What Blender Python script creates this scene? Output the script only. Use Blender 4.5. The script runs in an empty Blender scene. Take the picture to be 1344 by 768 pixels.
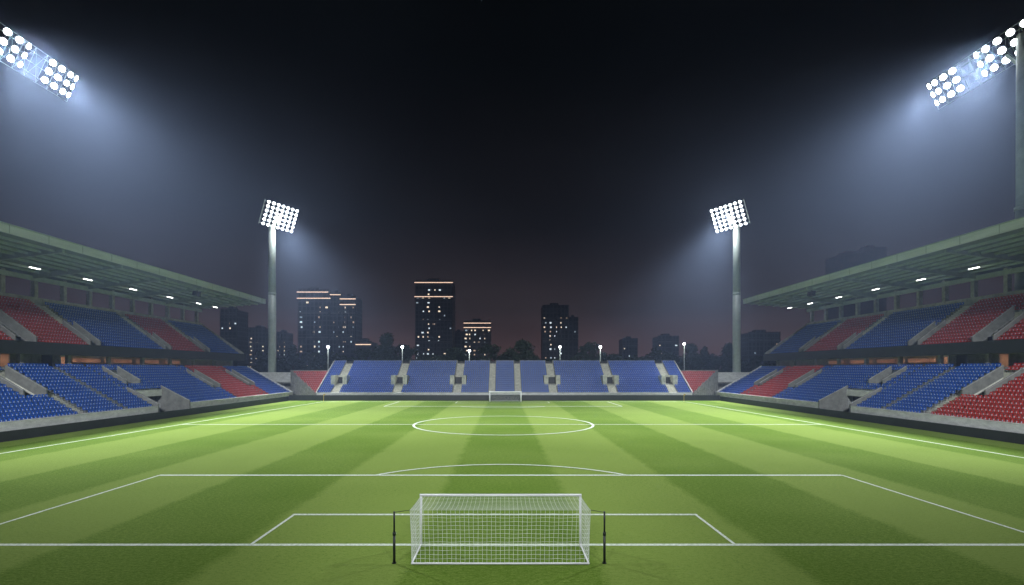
import bpy, math, random
from mathutils import Vector, Matrix
R = math.radians
scene = bpy.context.scene
col = scene.collection
HOR, CX, FPX, CAMH = 485.0, 662.0, 685.0, 8.06   # photograph geometry, in its own pixels

# ------------------------------------------------------------------ materials
def new_mat(name):
    m = bpy.data.materials.new(name); m.use_nodes = True
    return m, m.node_tree.nodes, m.node_tree.links, m.node_tree.nodes['Principled BSDF']

def surf(name, c, rough=0.7, var=0.25, scale=3.0, c2=None, metal=0.0, spec=0.5, stretch=(1, 1, 1), fine=0.0, bump=0.0):
    """procedural surface: base colour broken up by two noises of different size"""
    m, N, L, b = new_mat(name)
    tc = N.new('ShaderNodeTexCoord')
    mp = N.new('ShaderNodeMapping'); mp.inputs['Scale'].default_value = stretch
    L.new(tc.outputs['Object'], mp.inputs['Vector'])
    n = N.new('ShaderNodeTexNoise'); n.inputs['Scale'].default_value = scale
    n.inputs['Detail'].default_value = 6; n.inputs['Roughness'].default_value = 0.65
    L.new(mp.outputs['Vector'], n.inputs['Vector'])
    rp = N.new('ShaderNodeValToRGB')
    d = c2 if c2 else tuple(x * (1 - var) for x in c)
    u = tuple(min(1, x * (1 + var * .5)) for x in c)
    rp.color_ramp.elements[0].position = .32; rp.color_ramp.elements[0].color = (*d, 1)
    rp.color_ramp.elements[1].position = .68; rp.color_ramp.elements[1].color = (*u, 1)
    L.new(n.outputs['Fac'], rp.inputs['Fac'])
    L.new(rp.outputs['Color'], b.inputs['Base Color'])
    b.inputs['Roughness'].default_value = rough
    b.inputs['Metallic'].default_value = metal
    b.inputs['Specular IOR Level'].default_value = spec
    if bump:
        bp = N.new('ShaderNodeBump'); bp.inputs['Strength'].default_value = bump; bp.inputs['Distance'].default_value = .05
        L.new(n.outputs['Fac'], bp.inputs['Height']); L.new(bp.outputs['Normal'], b.inputs['Normal'])
    return m

def glow(name, c, strength, sample=False):
    m, N, L, b = new_mat(name)
    b.inputs['Base Color'].default_value = (*[x * .6 for x in c], 1)
    b.inputs['Emission Color'].default_value = (*c, 1)
    b.inputs['Emission Strength'].default_value = strength
    b.inputs['Roughness'].default_value = .3
    if not sample: m.cycles.emission_sampling = 'NONE'
    return m

def grass_mat():
    m, N, L, b = new_mat('mown_grass')
    tc = N.new('ShaderNodeTexCoord'); sp = N.new('ShaderNodeSeparateXYZ')
    L.new(tc.outputs['Object'], sp.inputs[0])
    def math_(op, a, bb=None, clamp=False):
        n = N.new('ShaderNodeMath'); n.operation = op; n.use_clamp = clamp
        for i, v in enumerate((a, bb)):
            if v is None: continue
            if isinstance(v, (int, float)): n.inputs[i].default_value = v
            else: L.new(v, n.inputs[i])
        return n.outputs[0]
    # wobble so that the mower's edges are not ruled
    wn = N.new('ShaderNodeTexNoise'); wn.inputs['Scale'].default_value = .5; wn.inputs['Detail'].default_value = 5
    L.new(tc.outputs['Object'], wn.inputs['Vector'])
    wob = math_('MULTIPLY', math_('SUBTRACT', wn.outputs['Fac'], .5), .9)
    def stripe(coord, width, off, sharp):
        s = math_('SINE', math_('MULTIPLY', math_('ADD', math_('ADD', coord, off), wob), math.pi / width))
        return math_('ADD', math_('MULTIPLY', s, sharp), .5, True)
    sx = stripe(sp.outputs['X'], 8.0, 4.1, 4.0)          # 1 = dark pass
    sy = stripe(sp.outputs['Y'], 9.0, 3.0, .8)
    pn = N.new('ShaderNodeTexNoise'); pn.inputs['Scale'].default_value = .11; pn.inputs['Detail'].default_value = 7
    L.new(tc.outputs['Object'], pn.inputs['Vector'])
    fn = N.new('ShaderNodeTexNoise'); fn.inputs['Scale'].default_value = 9.0; fn.inputs['Detail'].default_value = 4; fn.inputs['Roughness'].default_value = .75
    mp = N.new('ShaderNodeMapping'); mp.inputs['Scale'].default_value = (.45, 1, 1)
    L.new(tc.outputs['Object'], mp.inputs['Vector']); L.new(mp.outputs['Vector'], fn.inputs['Vector'])
    f2 = N.new('ShaderNodeTexNoise'); f2.inputs['Scale'].default_value = 26.0; f2.inputs['Detail'].default_value = 3; f2.inputs['Roughness'].default_value = .8
    L.new(mp.outputs['Vector'], f2.inputs['Vector'])
    f = math_('ADD', math_('MULTIPLY', sx, .58), math_('MULTIPLY', math_('SUBTRACT', f2.outputs['Fac'], .5), 2.6))
    f = math_('ADD', f, math_('MULTIPLY', sy, .08))
    f = math_('ADD', f, math_('MULTIPLY', math_('SUBTRACT', pn.outputs['Fac'], .5), .7))
    f = math_('ADD', f, math_('MULTIPLY', math_('SUBTRACT', fn.outputs['Fac'], .5), 2.3), True)
    rp = N.new('ShaderNodeValToRGB')
    rp.color_ramp.elements[0].position = 0; rp.color_ramp.elements[0].color = (.195, .272, .056, 1)
    rp.color_ramp.elements[1].position = 1; rp.color_ramp.elements[1].color = (.076, .146, .010, 1)
    L.new(f, rp.inputs['Fac'])
    L.new(rp.outputs['Color'], b.inputs['Base Color'])
    b.inputs['Roughness'].default_value = .95; b.inputs['Specular IOR Level'].default_value = .04
    bp = N.new('ShaderNodeBump'); bp.inputs['Strength'].default_value = .8; bp.inputs['Distance'].default_value = .05
    L.new(fn.outputs['Fac'], bp.inputs['Height']); L.new(bp.outputs['Normal'], b.inputs['Normal'])
    return m

def facade_mat(name, c, c2, sx=2.6, sz=3.0):
    """tower facade: a grid of unlit window bays in the wall"""
    m, N, L, b = new_mat(name)
    tc = N.new('ShaderNodeTexCoord'); sp = N.new('ShaderNodeSeparateXYZ'); cb = N.new('ShaderNodeCombineXYZ')
    L.new(tc.outputs['Object'], sp.inputs[0])
    ad = N.new('ShaderNodeMath'); ad.operation = 'ADD'
    L.new(sp.outputs['X'], ad.inputs[0]); L.new(sp.outputs['Y'], ad.inputs[1])
    L.new(ad.outputs[0], cb.inputs['X']); L.new(sp.outputs['Z'], cb.inputs['Y'])
    br = N.new('ShaderNodeTexBrick'); br.offset = 0
    br.inputs['Scale'].default_value = 1; br.inputs['Brick Width'].default_value = sx; br.inputs['Row Height'].default_value = sz
    br.inputs['Mortar Size'].default_value = .45; br.inputs['Color1'].default_value = (*c2, 1)
    br.inputs['Color2'].default_value = (*[x * 1.6 for x in c2], 1); br.inputs['Mortar'].default_value = (*c, 1)
    L.new(cb.outputs[0], br.inputs['Vector']); L.new(br.outputs['Color'], b.inputs['Base Color'])
    b.inputs['Roughness'].default_value = .6
    return m

M = dict(
    grass=grass_mat(),
    line=surf('line_paint', (.70, .73, .68), .85, .3, 7, c2=(.36, .46, .27)),
    asphalt=surf('asphalt', (.05, .05, .052), .9, .4, .8),
    concrete=surf('concrete', (.30, .30, .275), .85, .35, 1.1, bump=.15),
    wallgrey=surf('grey_wall_concrete', (.17, .17, .155), .85, .35, 1.1, bump=.15),
    coping=surf('coping_concrete', (.30, .30, .28), .85, .25, 1.1),
    pale=surf('pale_concrete', (.68, .68, .65), .8, .25, .8, stretch=(1, 1, 2.5), bump=.1),
    step=surf('tread_concrete', (.26, .26, .24), .9, .4, 1.6),
    stairc=surf('stair_concrete', (.56, .55, .47), .85, .35, 1.5),
    steel=surf('painted_steel', (.30, .36, .30), .5, .2, .7),
    fasciapaint=surf('fascia_paint', (.50, .56, .50), .5, .2, .4, stretch=(1, .3, 3)),
    roofsheet=surf('roof_sheeting', (.15, .19, .15), .55, .25, .5),
    mast=surf('galvanised_steel', (.44, .50, .45), .45, .18, .6),
    black=surf('black_board', (.020, .021, .024), .45, .35, .6),
    blackband=surf('black_fascia', (.016, .018, .019), .6, .4, .5),
    blue=surf('blue_plastic', (.009, .094, .47), .38, .35, 1.7, spec=.3),
    red=surf('red_plastic', (.49, .036, .026), .38, .35, 1.7, spec=.3),
    platew=surf('pale_plate', (.50, .54, .64), .5, .1, 3),
    bracket=surf('grey_bracket', (.32, .33, .35), .5, .2, 3),
    peach=surf('peach_plaster', (.56, .36, .26), .8, .2, .7),
    cream=surf('cream_panel', (.52, .48, .42), .8, .2, .7),
    dark=surf('dark_door_and_shade', (.03, .03, .035), .5, .3, 2),  # doors and dark fittings; also painted-in shade inside exits and tunnel
    white=surf('white_paint', (.86, .86, .86), .4, .08, 2),
    net=surf('net_cord', (.78, .80, .78), .8, .1, 4),
    rope=surf('dark_cord', (.04, .05, .04), .8, .2, 4),
    tension=surf('black_post_paint', (.012, .014, .016), .4, .3, 3),
    yellow=surf('yellow_cloth', (.62, .45, .10), .7, .2, 3),
    can=surf('lamp_housing', (.20, .21, .23), .4, .2, 3, metal=.6),
    bark=surf('bark', (.06, .05, .04), .9, .4, 4),
    leafA=surf('dark_leaf', (.040, .062, .036), .7, .5, .6),
    leafB=surf('needle_leaf', (.030, .052, .034), .7, .5, .6),
    facade=facade_mat('slate_facade', (.060, .066, .080), (.022, .026, .034)),
    facade2=facade_mat('grey_facade', (.075, .075, .080), (.030, .032, .036), 3.2, 3.2),
    brick=facade_mat('red_facade', (.16, .055, .045), (.05, .03, .03)),
    lens=glow('lamp_lens', (.93, .97, 1.0), 14),
    strip=glow('strip_light', (1, .98, .93), 9, True),
    bulb=glow('street_bulb', (.93, .97, 1.0), 18),
    led=glow('roofline_led', (1.0, .68, .50), 1.35),
    winw=glow('window_warm', (1.0, .80, .58), 1.15),
    winc=glow('window_cool', (.80, .93, 1.0), .95),
    winwd=glow('window_warm_dim', (1.0, .70, .46), .45),
    wincd=glow('window_cool_dim', (.70, .86, 1.0), .40),
    bandgrey=surf('balcony_grey', (.10, .105, .115), .8, .3, .3),
    faintred=surf('dark_red_brick', (.10, .030, .028), .9, .3, .2),
    room=glow('room_lamp', (1.0, .76, .56), 13.0, True),
)

# ------------------------------------------------------------------ mesh builder
class MB:
    def __init__(s, fn=None):
        s.v, s.f, s.mi, s.fn = [], [], [], fn or (lambda u, v, z: (u, v, z))
        s.smooth = False
    def poly(s, pts, mi=0):
        k = len(s.v); s.v += [s.fn(*p) for p in pts]; s.f.append(tuple(range(k, k + len(pts)))); s.mi.append(mi)
    def box(s, a0, a1, b0, b1, c0, c1, mi=0, bottom=True):
        k = len(s.v)
        s.v += [s.fn(*p) for p in ((a0,b0,c0),(a1,b0,c0),(a1,b1,c0),(a0,b1,c0),(a0,b0,c1),(a1,b0,c1),(a1,b1,c1),(a0,b1,c1))]
        fs = [(4,5,6,7),(0,1,5,4),(1,2,6,5),(2,3,7,6),(3,0,4,7)] + ([(3,2,1,0)] if bottom else [])
        for q in fs: s.f.append(tuple(k + i for i in q)); s.mi.append(mi)
    def prism(s, prof, b0, b1, mi=0):
        """profile [(a, c)] in the a-c plane pushed from b0 to b1"""
        n, k = len(prof), len(s.v)
        s.v += [s.fn(a, b0, c) for a, c in prof] + [s.fn(a, b1, c) for a, c in prof]
        s.f.append(tuple(k + i for i in range(n))); s.mi.append(mi)
        s.f.append(tuple(k + n + i for i in reversed(range(n)))); s.mi.append(mi)
        for i in range(n):
            j = (i + 1) % n
            s.f.append((k + i, k + j, k + n + j, k + n + i)); s.mi.append(mi)
    def tube(s, p, q, r, n=6, r2=None, mi=0, caps=True):
        p, q = Vector(p), Vector(q); d = (q - p).normalized()
        a = d.orthogonal().normalized(); b = d.cross(a); r2 = r if r2 is None else r2
        k = len(s.v)
        for c, rr in ((p, r), (q, r2)):
            for i in range(n):
                t = 2 * math.pi * i / n
                s.v.append(s.fn(*(c + rr * (math.cos(t) * a + math.sin(t) * b))))
        for i in range(n):
            j = (i + 1) % n
            s.f.append((k + i, k + j, k + n + j, k + n + i)); s.mi.append(mi)
        if caps:
            s.f.append(tuple(k + i for i in reversed(range(n)))); s.mi.append(mi)
            s.f.append(tuple(k + n + i for i in range(n))); s.mi.append(mi)
    def build(s, name, mats, parent=None, smooth=False):
        me = bpy.data.meshes.new(name)
        me.from_pydata(s.v, [], s.f); 
        for m in (mats if isinstance(mats, (list, tuple)) else [mats]): me.materials.append(M[m] if isinstance(m, str) else m)
        me.polygons.foreach_set('material_index', s.mi)
        if smooth: me.polygons.foreach_set('use_smooth', [len(f) == 4 for f in s.f])
        me.update()
        o = bpy.data.objects.new(name, me); col.objects.link(o)
        if parent: o.parent = parent
        return o

def tag(o, label=None, cat=None, group=None, kind=None):
    if label: o['label'] = label
    if cat: o['category'] = cat
    if group: o['group'] = group
    if kind: o['kind'] = kind
    return o
def empty(name, loc=(0, 0, 0), label=None, cat=None, group=None):
    o = bpy.data.objects.new(name, None); o.location = loc; o.empty_display_size = .5; col.objects.link(o)
    return tag(o, label, cat, group)
def kids(o): return [c for c in KIDS.get(o.name, [])]
def copy_tree(o, parent=None):
    c = o.copy(); col.objects.link(c); c.parent = parent
    for ch in list(o.children): copy_tree(ch, c)
    return c
def px(x, y, Y):            # a pixel of the photograph at distance Y -> place
    return ((x - CX) * Y / FPX, Y, CAMH + (HOR - y) * Y / FPX)

# ------------------------------------------------------------------ ground, pitch, markings
g = MB(); g.poly([(-480, -60, -.012), (480, -60, -.012), (480, 640, -.012), (-480, 640, -.012)])
tag(g.build('ground', 'asphalt'), kind='structure')
g = MB(); g.poly([(-57.2, -40, 0), (57.2, -40, 0), (57.2, 138, 0), (-57.2, 138, 0)])
tag(g.build('football_pitch', 'grass'), kind='structure')

ln = MB(); lz = [.004]
def seg(x0, y0, x1, y1, w):
    d = Vector((x1 - x0, y1 - y0)); n = Vector((-d.y, d.x)).normalized() * w / 2; e = d.normalized() * 0
    z = lz[0]; lz[0] += .0015
    k = max(1, int(d.length / 4))
    for i in range(k):
        ax, ay, bx, by = x0 + d.x * i / k, y0 + d.y * i / k, x0 + d.x * (i + 1) / k, y0 + d.y * (i + 1) / k
        ln.poly([(ax + n.x, ay + n.y, z), (ax - n.x, ay - n.y, z), (bx - n.x, by - n.y, z), (bx + n.x, by + n.y, z)])
def arc(cx, cy, r, t0, t1, w, n=64):
    z = lz[0]; lz[0] += .0015
    for i in range(n):
        a, b = t0 + (t1 - t0) * i / n, t0 + (t1 - t0) * (i + 1) / n
        ln.poly([(cx + (r - w/2) * math.cos(a), cy + (r - w/2) * math.sin(a), z), (cx + (r + w/2) * math.cos(a), cy + (r + w/2) * math.sin(a), z),
                 (cx + (r + w/2) * math.cos(b), cy + (r + w/2) * math.sin(b), z), (cx + (r - w/2) * math.cos(b), cy + (r - w/2) * math.sin(b), z)])
GY, FY = 24.0, 130.5
XL, XR = lambda y: -48.3 + (y - 50) * .036, lambda y: 47.3 - (y - 50) * .026
seg(XL(GY) - .2, GY, XR(GY) + .2, GY, .27); seg(XL(FY), FY, XR(FY), FY, .42)
seg(XL(GY), GY, XL(FY), FY, .26); seg(XR(GY), GY, XR(FY), FY, .26)
seg(XL(76.5), 76.5, XR(76.5), 76.5, .34)
seg(-26.3, 39.75, 25.7, 39.75, .36); seg(-26.25, GY, -26.25, 39.75, .17); seg(25.7, GY, 25.7, 39.75, .17)
seg(-11.75, 28.95, 10.7, 28.95, .26); seg(-11.65, GY, -11.65, 28.95, .15); seg(10.6, GY, 10.6, 28.95, .15)
seg(-26.3, 113.9, 25.7, 113.9, .55); seg(-26.25, 113.9, -26.25, FY, .26); seg(25.7, 113.9, 25.7, FY, .26)
seg(-11.8, 125.0, 10.9, 125.0, .40); seg(-11.7, 125.0, -11.7, FY, .22); seg(10.8, 125.0, 10.8, FY, .22)
arc(-.15, 77.0, 13.05, 0, 2 * math.pi, .36, 128)
a0 = math.asin(4.4 / 12.4)
r_, cy_ = 12.45, 44.15 - 12.45
h_ = math.asin((39.75 - cy_) / r_)
arc(-.25, cy_, r_, h_, math.pi - h_, .28, 48)
arc(-.25, 113.9 + (r_ - 4.4), r_, -h_, -(math.pi - h_), .45, 48)
seg(-.5, 34.6, .1, 34.6, .3) if False else None
tag(ln.build('pitch_markings', 'line'), kind='structure')

# ------------------------------------------------------------------ goals
def goal(name, label, cx, gy, back, hw=3.66, cell=.18, cord=.0065, tube=.055, gh=2.28):
    """back = -1: the net hangs towards the camera"""
    root = empty(name, (cx, gy, 0), label, 'goal')
    for s in (-1, 1):
        p = MB(); p.tube((s * hw, 0, 0), (s * hw, 0, gh), tube, 12); p.build('post', 'white', root, True)
    p = MB(); p.tube((-hw - tube, 0, gh), (hw + tube, 0, gh), tube * 1.05, 12); p.build('crossbar', 'white', root, True)
    D, bw, tw = 2.42 * back, hw + .0, hw + .09
    fr = MB()
    for s in (-1, 1): fr.tube((s * hw, 0, .04), (s * bw, D, .04), .04, 8)
    fr.tube((-bw, D, .04), (bw, D, .04), .04, 8)
    fr.build('ground_frame', 'white', root, True)
    nt = MB(); rnd = random.Random(4)
    TD, TZ = 2.32 * back, gh - .06
    nx = int(2 * hw / cell)
    def sag(a, b, k, amt):
        a, b = Vector(a), Vector(b); out = []
        for i in range(k + 1):
            t = i / k; q = a.lerp(b, t); q.z -= amt * 4 * t * (1 - t); out.append(q)
        return out
    def run(pts, r=cord):
        for a, b in zip(pts, pts[1:]): nt.tube(a, b, r, 3, caps=False)
    def top(u, t):   # u -1..1 across, t 0..1 to the back
        w = hw + (tw - hw) * t
        return Vector((u * w, TD * t, gh - .02 + (TZ - gh + .02) * t - .10 * math.sin(math.pi * t) * (1 - .3 * abs(u))))
    def bk(u, t):    # t 0 top .. 1 ground
        w = tw + (bw - tw) * t
        return Vector((u * w, TD + (D - TD) * t + back * -.10 * math.sin(math.pi * t), TZ + (.05 - TZ) * t))
    for i in range(nx + 1):
        u = -1 + 2 * i / nx; du = rnd.uniform(-.003, .003)
        run([top(u + du * math.sin(j), j / 5) for j in range(6)])
        run([bk(u + du * math.sin(j), j / 6) for j in range(7)])
    for j in range(1, 14):
        run([top(-1 + 2 * i / 24, j / 13) for i in range(25)])
    for j in range(1, 14):
        run([bk(-1 + 2 * i / 24, j / 13) + Vector((0, 0, .012 * math.sin(i * 1.7 + j))) for i in range(25)])
    for s in (-1, 1):   # side panels
        def side(a, t):  # a 0 front..1 back, t 0 top..1 ground
            f = Vector((s * hw, 0, (gh - .02) * (1 - t) + .05 * t)); b = bk(s, t)
            q = f.lerp(b, a); q.x += s * .05 * math.sin(math.pi * a) * math.sin(math.pi * t); 
            return q
        for i in range(1, 13): run([side(i / 13, j / 6) for j in range(7)])
        for j in range(1, 14): run([side(i / 6, j / 13) for i in range(7)])
        run([side(1, j / 6) for j in range(7)], cord * 1.4)
    nt.build('net', 'net', root)
    return root, Vector((cx, gy, 0)), tw, TD, TZ
gl, gc, tw, TD, TZ = goal('football_goal', 'large white goal with net nearest the camera, between two black tension posts', -.17, GY, -1)
goal('football_goal', 'distant white goal in front of the far blue stand', .25, FY, 1, 3.9, .3, .010, .17, 2.45)
for s, nm in ((-1, 'left'), (1, 'right')):
    xx = -4.58 if s < 0 else 4.16
    y_ = GY + TD + .02
    root = empty('tension_post', (xx, y_, 0), 'thin black net post standing beside the %s end of the near goal' % nm, 'post', 'black posts holding the goal net')
    p = MB(); p.tube((0, 0, 0), (0, 0, 1.25), .055, 10); p.tube((0, 0, 1.25), (0, 0, 2.16), .040, 10); p.build('pole', 'tension', root, True)
    p = MB(); p.tube((0, 0, 1.16), (0, 0, 1.30), .068, 10); p.build('collar', 'tension', root, True)
    p = MB(); p.tube((0, 0, .0), (0, 0, .04), .09, 10); p.build('base_plate', 'tension', root)
    p = MB(); cor = gc + Vector((s * tw, TD, TZ)) - Vector((xx, y_, 0))
    p.tube((0, 0, 2.12), tuple(cor), .012, 5); p.build('guy_rope', 'rope', root)
for x, nm in ((-45.2, 'left'), (44.9, 'right')):
    root = empty('corner_flag', (x, FY, 0), 'small yellow corner flag at the far %s corner of the pitch' % nm, 'corner flag', 'far corner flags')
    p = MB(); p.tube((0, 0, 0), (0, 0, 1.95), .05, 8); p.build('pole', 'yellow', root)
    p = MB(); p.poly([(0.05, 0, 1.95), (.30, .05, 1.9), (.55, -.03, 1.82), (.30, .03, 1.65), (.05, 0, 1.5)])
    p.poly([(0.05, .015, 1.95), (.05, .015, 1.5), (.30, .045, 1.65), (.55, -.015, 1.82), (.30, .065, 1.9)]); p.build('flag', 'yellow', root)

# ------------------------------------------------------------------ seats
SEATS = []            # (map function, colour, u, v, z)
def seat_into(mb, u, v, z, mi, jit=0.0, pi=2, plate=True):
    """tip-up seat facing -u: back shell, folded-down pan and bracket"""
    w = .205
    fn = mb.fn; k = len(mb.v); b0, b1 = u + .46, u + .56
    P = [(b0, v - w, z + .40), (b0, v + w, z + .40), (b1, v + w * .92, z + .84), (b1, v - w * .92, z + .84),
         (b0 + .05, v - w, z + .40), (b0 + .05, v + w, z + .40), (b1 + .05, v + w * .92, z + .84), (b1 + .05, v - w * .92, z + .84)]
    mb.v += [fn(*p) for p in P]
    for q in ((0, 1, 2, 3), (5, 4, 7, 6), (3, 2, 6, 7), (0, 3, 7, 4), (1, 5, 6, 2)):
        mb.f.append(tuple(k + i for i in q)); mb.mi.append(mi)
    k = len(mb.v); f = .06 + jit; t = .46 + jit * .6
    P = [(u + f, v - w * .9, z + t), (u + f, v + w * .9, z + t), (u + .47, v + w * .9, z + .42), (u + .47, v - w * .9, z + .42),
         (u + f, v - w * .9, z + t - .07), (u + f, v + w * .9, z + t - .07), (u + .47, v + w * .9, z + .36), (u + .47, v - w * .9, z + .36)]
    mb.v += [fn(*p) for p in P]
    for q in ((0, 3, 2, 1), (0, 1, 5, 4), (0, 4, 7, 3), (1, 2, 6, 5)):
        mb.f.append(tuple(k + i for i in q)); mb.mi.append(mi)
    if plate: mb.poly([(b0 + .006, v - .075, z + .50), (b0 + .006, v + .075, z + .50), (b0 + .046, v + .075, z + .68), (b0 + .046, v - .075, z + .68)], pi + 1)  # pale rectangle on the front of the seat back
    mb.box(u + .40, u + .47, v - .05, v + .05, z, z + .37, pi, False)

# ------------------------------------------------------------------ tier builder
def tier(fn, strips, u0, run, z0, rise, rows, base, name, parent, thick=None):
    """strips: dicts y0,y1,kind ('seat'|'stair'), cuts [(r0, r1, floor, head)], color. Boxes of the stepped concrete; seats are noted in SEATS"""
    mb = MB(fn)
    for st in strips:
        a, b = st['y']; cuts = st.get('cuts', [])
        for r in range(st.get('rows', rows)):
            u, z = u0 + r * run, z0 + r * rise
            bot = base if thick is None else z - thick
            hit = None; deep = None
            for c in cuts:
                if c[0] <= r < c[1]: hit = c
                elif c[1] <= r < c[1] + 4 and z > c[2] + c[3] + .35: deep = c
            if hit:
                if thick is None: mb.box(u, u + run, a, b, bot, hit[2], 2)
                else: mb.box(u, u + run, a, b, hit[2] - .5, hit[2], 2)
                continue
            if deep:
                if thick is None: mb.box(u, u + run, a, b, bot, deep[2], 2)
                mb.box(u, u + run, a, b, deep[2] + deep[3], z, 1)
            else: mb.box(u, u + run, a, b, bot, z, 1 if st['kind'] == 'stair' else 0)
            if st['kind'] == 'stair':
                if r < rows - 1: mb.box(u + run * .5, u + run - .001, a + .002, b - .002, z, z + rise * .5, 1)
            else:
                n = max(1, int((b - a - .10) / .55)); off = (b - a - n * .55) / 2 + .275
                for i in range(n):
                    v = a + off + i * .55
                    SEATS.append((fn, st['color'], u, v, z, name, r))
    return mb.build('seating_tier', ['step', 'stairc', 'concrete'], parent)

def parapet(fn, parent, y, u0, z0, u1, z1, h0=.0, h1=.95, t=.18, mat='wallgrey', rail=True, name='exit_parapet', low=None):
    """sloping side wall of an exit; its top follows the rake"""
    mb = MB(fn)
    lo0, lo1 = (z0 - .6, z1 - .6) if low is None else (low, low)
    mb.prism([(u0, lo0), (u1, lo1), (u1, z1 + h1), (u0, z0 + h1)], y - t/2, y + t/2, 0)
    o = mb.build(name, mat, parent)
    if rail:
        k = MB(fn)
        k.box(u0 - .03, u0 + .05, y - .03, y + .03, z0 + h1, z0 + h1 + .0001) if False else None
        k.prism([(u0, z0 + h1 + .002), (u1, z1 + h1 + .002), (u1, z1 + h1 + .09), (u0, z0 + h1 + .09)], y - t/2 - .03, y + t/2 + .03)
        k.build('coping', 'coping', o)
    return o

LRUN, LRISE, LZ, LU, LR = .80, .468, 1.55, 57.35, 15
URUN, URISE, UZ, UU, UR = .80, .60, 11.35, 70.35, 14
Y0, Y1 = 26.0, 140.8
def lz_(r): return LZ + r * LRISE
def uz_(r): return UZ + r * URISE

def side_stand(s, label):
    fn = lambda u, v, z: (s * u, v, z)
    root = empty('grandstand', (0, 0, 0), label, 'grandstand', 'covered two-tier side stands')
    cA = 'blue' if s < 0 else 'red'
    B, Rd = 'blue', 'red'
    vom = lambda r0, r1, hd=2.15: [(r0, r1, lz_(r0), hd)]
    tun = [(0, 6, .06, 3.29)]
    S = lambda y0, y1, c=B, kind='seat', cuts=(): dict(y=(y0, y1), color=c, kind=kind, cuts=list(cuts))
    low = [S(Y0, 40, cA), S(40, 41.3, kind='stair'), S(41.3, 54, cA), S(54, 55.3, kind='stair'), S(55.3, 67.5, cA), S(67.5, 70.9, cA, cuts=vom(6, 13)), S(70.9, 72.5, kind='stair'),
           S(72.5, 79.2), S(79.2, 80.0, kind='stair'), S(80.0, 86.0), S(86.0, 88.0, cuts=tun), S(88.0, 91.4, cuts=tun + vom(8, 13)), S(91.4, 94.5, cuts=tun),
           S(94.5, 110.0), S(110.0, 112.8, B, cuts=vom(5, 12)), S(112.8, 125.4, Rd), S(125.4, 128.2, Rd, cuts=vom(5, 12)), S(128.2, Y1 - .2)]
    tier(fn, low, LU, LRUN, LZ, LRISE, LR, 0.0, 'lower', root)
    for y0, y1, r0, r1 in ((67.5, 70.9, 6, 13), (88.0, 91.4, 8, 13), (110.0, 112.8, 5, 12), (125.4, 128.2, 5, 12)):
        for y in (y0, y1):
            parapet(fn, root, y, LU + r0 * LRUN, lz_(r0), LU + r1 * LRUN, lz_(r1))
        hr = MB(fn); ym = (y0 + y1) / 2
        for k in range(3):
            q = LU + (r0 + 1 + k * 2) * LRUN; hr.tube((q, y0 + .5, lz_(r0)), (q, y0 + .5, lz_(r0) + 1.0), .03, 6)
        hr.tube((LU + (r0 + 1) * LRUN, y0 + .5, lz_(r0) + 1.0), (LU + (r0 + 5) * LRUN, y0 + .5, lz_(r0) + 1.0), .035, 6)
        hr.build('handrail', 'white', root)
    for y in (86.0, 94.5):     # walls of the pitch-level tunnel
        parapet(fn, root, y, 56.95, LZ + .1, LU + 6 * LRUN, lz_(6), h1=.75, t=.25, mat='wallgrey', name='tunnel_wall', low=0.0)
    lt = MB(fn); lt.box(LU + 6 * LRUN - .22, LU + 6 * LRUN - .003, 86.13, 94.37, 3.35, lz_(6) + .12); lt.build('tunnel_lintel', 'pale', root)
    td = MB(fn); td.box(LU + 7.2 * LRUN, LU + 7.3 * LRUN, 86.01, 94.49, .062, 3.28); td.build('tunnel_shade', 'dark', root)  # dark sheet across the tunnel in place of the shade within
    fw = MB(fn)
    for a, b in ((Y0, 85.87), (94.63, Y1)):
        fw.box(57.0, 57.34, a, b, 0, 1.98); fw.box(56.96, 57.38, a, b, 1.982, 2.07)
    fw.build('front_wall', 'pale', root)
    # end walls follow the rake
    ew = MB(fn); ew.prism([(57.34, 0), (LU + LR * LRUN, 0), (LU + LR * LRUN, lz_(LR) + .5), (57.34, 2.2)], Y1 - .18, Y1 + .1); ew.build('end_wall', 'pale', root)
    # concourse behind the lower tier
    uE = LU + LR * LRUN; cf = lz_(LR - 1) + .35; UC = 73.6
    c = MB(fn); c.box(uE, 80, Y0, Y1 + .1, cf - .4, cf); c.box(uE, uE + .25, Y0, Y1 - .2, 0, cf - .402); c.build('concourse_floor', 'step', root)
    cz = 10.42
    openings = [(76.2, 77.7), (86.6, 87.7), (89.0, 95.2), (96.0, 103.2), (104.3, 111.2), (112.3, 118.6)]
    edges = [Y0] + [e for o in openings for e in o] + [Y1 + .1]
    for i in range(0, len(edges), 2):
        a, b = edges[i], edges[i + 1]
        w = MB(fn); w.box(UC, UC + .22, a, b, cf, cz - .02)
        w.build('concourse_wall', 'cream' if a > 118 else ('concrete' if a < 84 else 'peach'), root)
    for a, b in openings[2:]:
        w = MB(fn); w.box(UC + .01, UC + .2, a + .003, b - .003, cz - .40, cz - .021); w.build('lintel', 'peach', root)
    bw = MB(fn); bw.box(77.6, 77.8, 75, 120, cf + .002, cz - .02); bw.build('room_wall', 'peach', root)
    for y in (75.2, 78.6, 85.6, 88.4, 95.6, 103.7, 111.7, 119.4):
        pw = MB(fn); pw.box(UC + .225, 77.59, y, y + .15, cf + .002, cz - .02); pw.build('room_wall', 'peach', root)
    dr = MB(fn); dr.box(UC - .06, UC - .003, 83.0, 84.9, cf + .003, cf + 1.95); dr.build('door_or_shade', 'dark', root)
    df = MB(fn)
    for a, b in ((86.45, 86.6), (87.7, 87.85)): df.box(UC - .05, UC + .24, a, b, cf + .003, cz - .03)
    df.box(UC - .05, UC + .24, 86.6, 87.7, cz - .22, cz - .03); df.build('door_frame', 'white', root)
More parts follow.
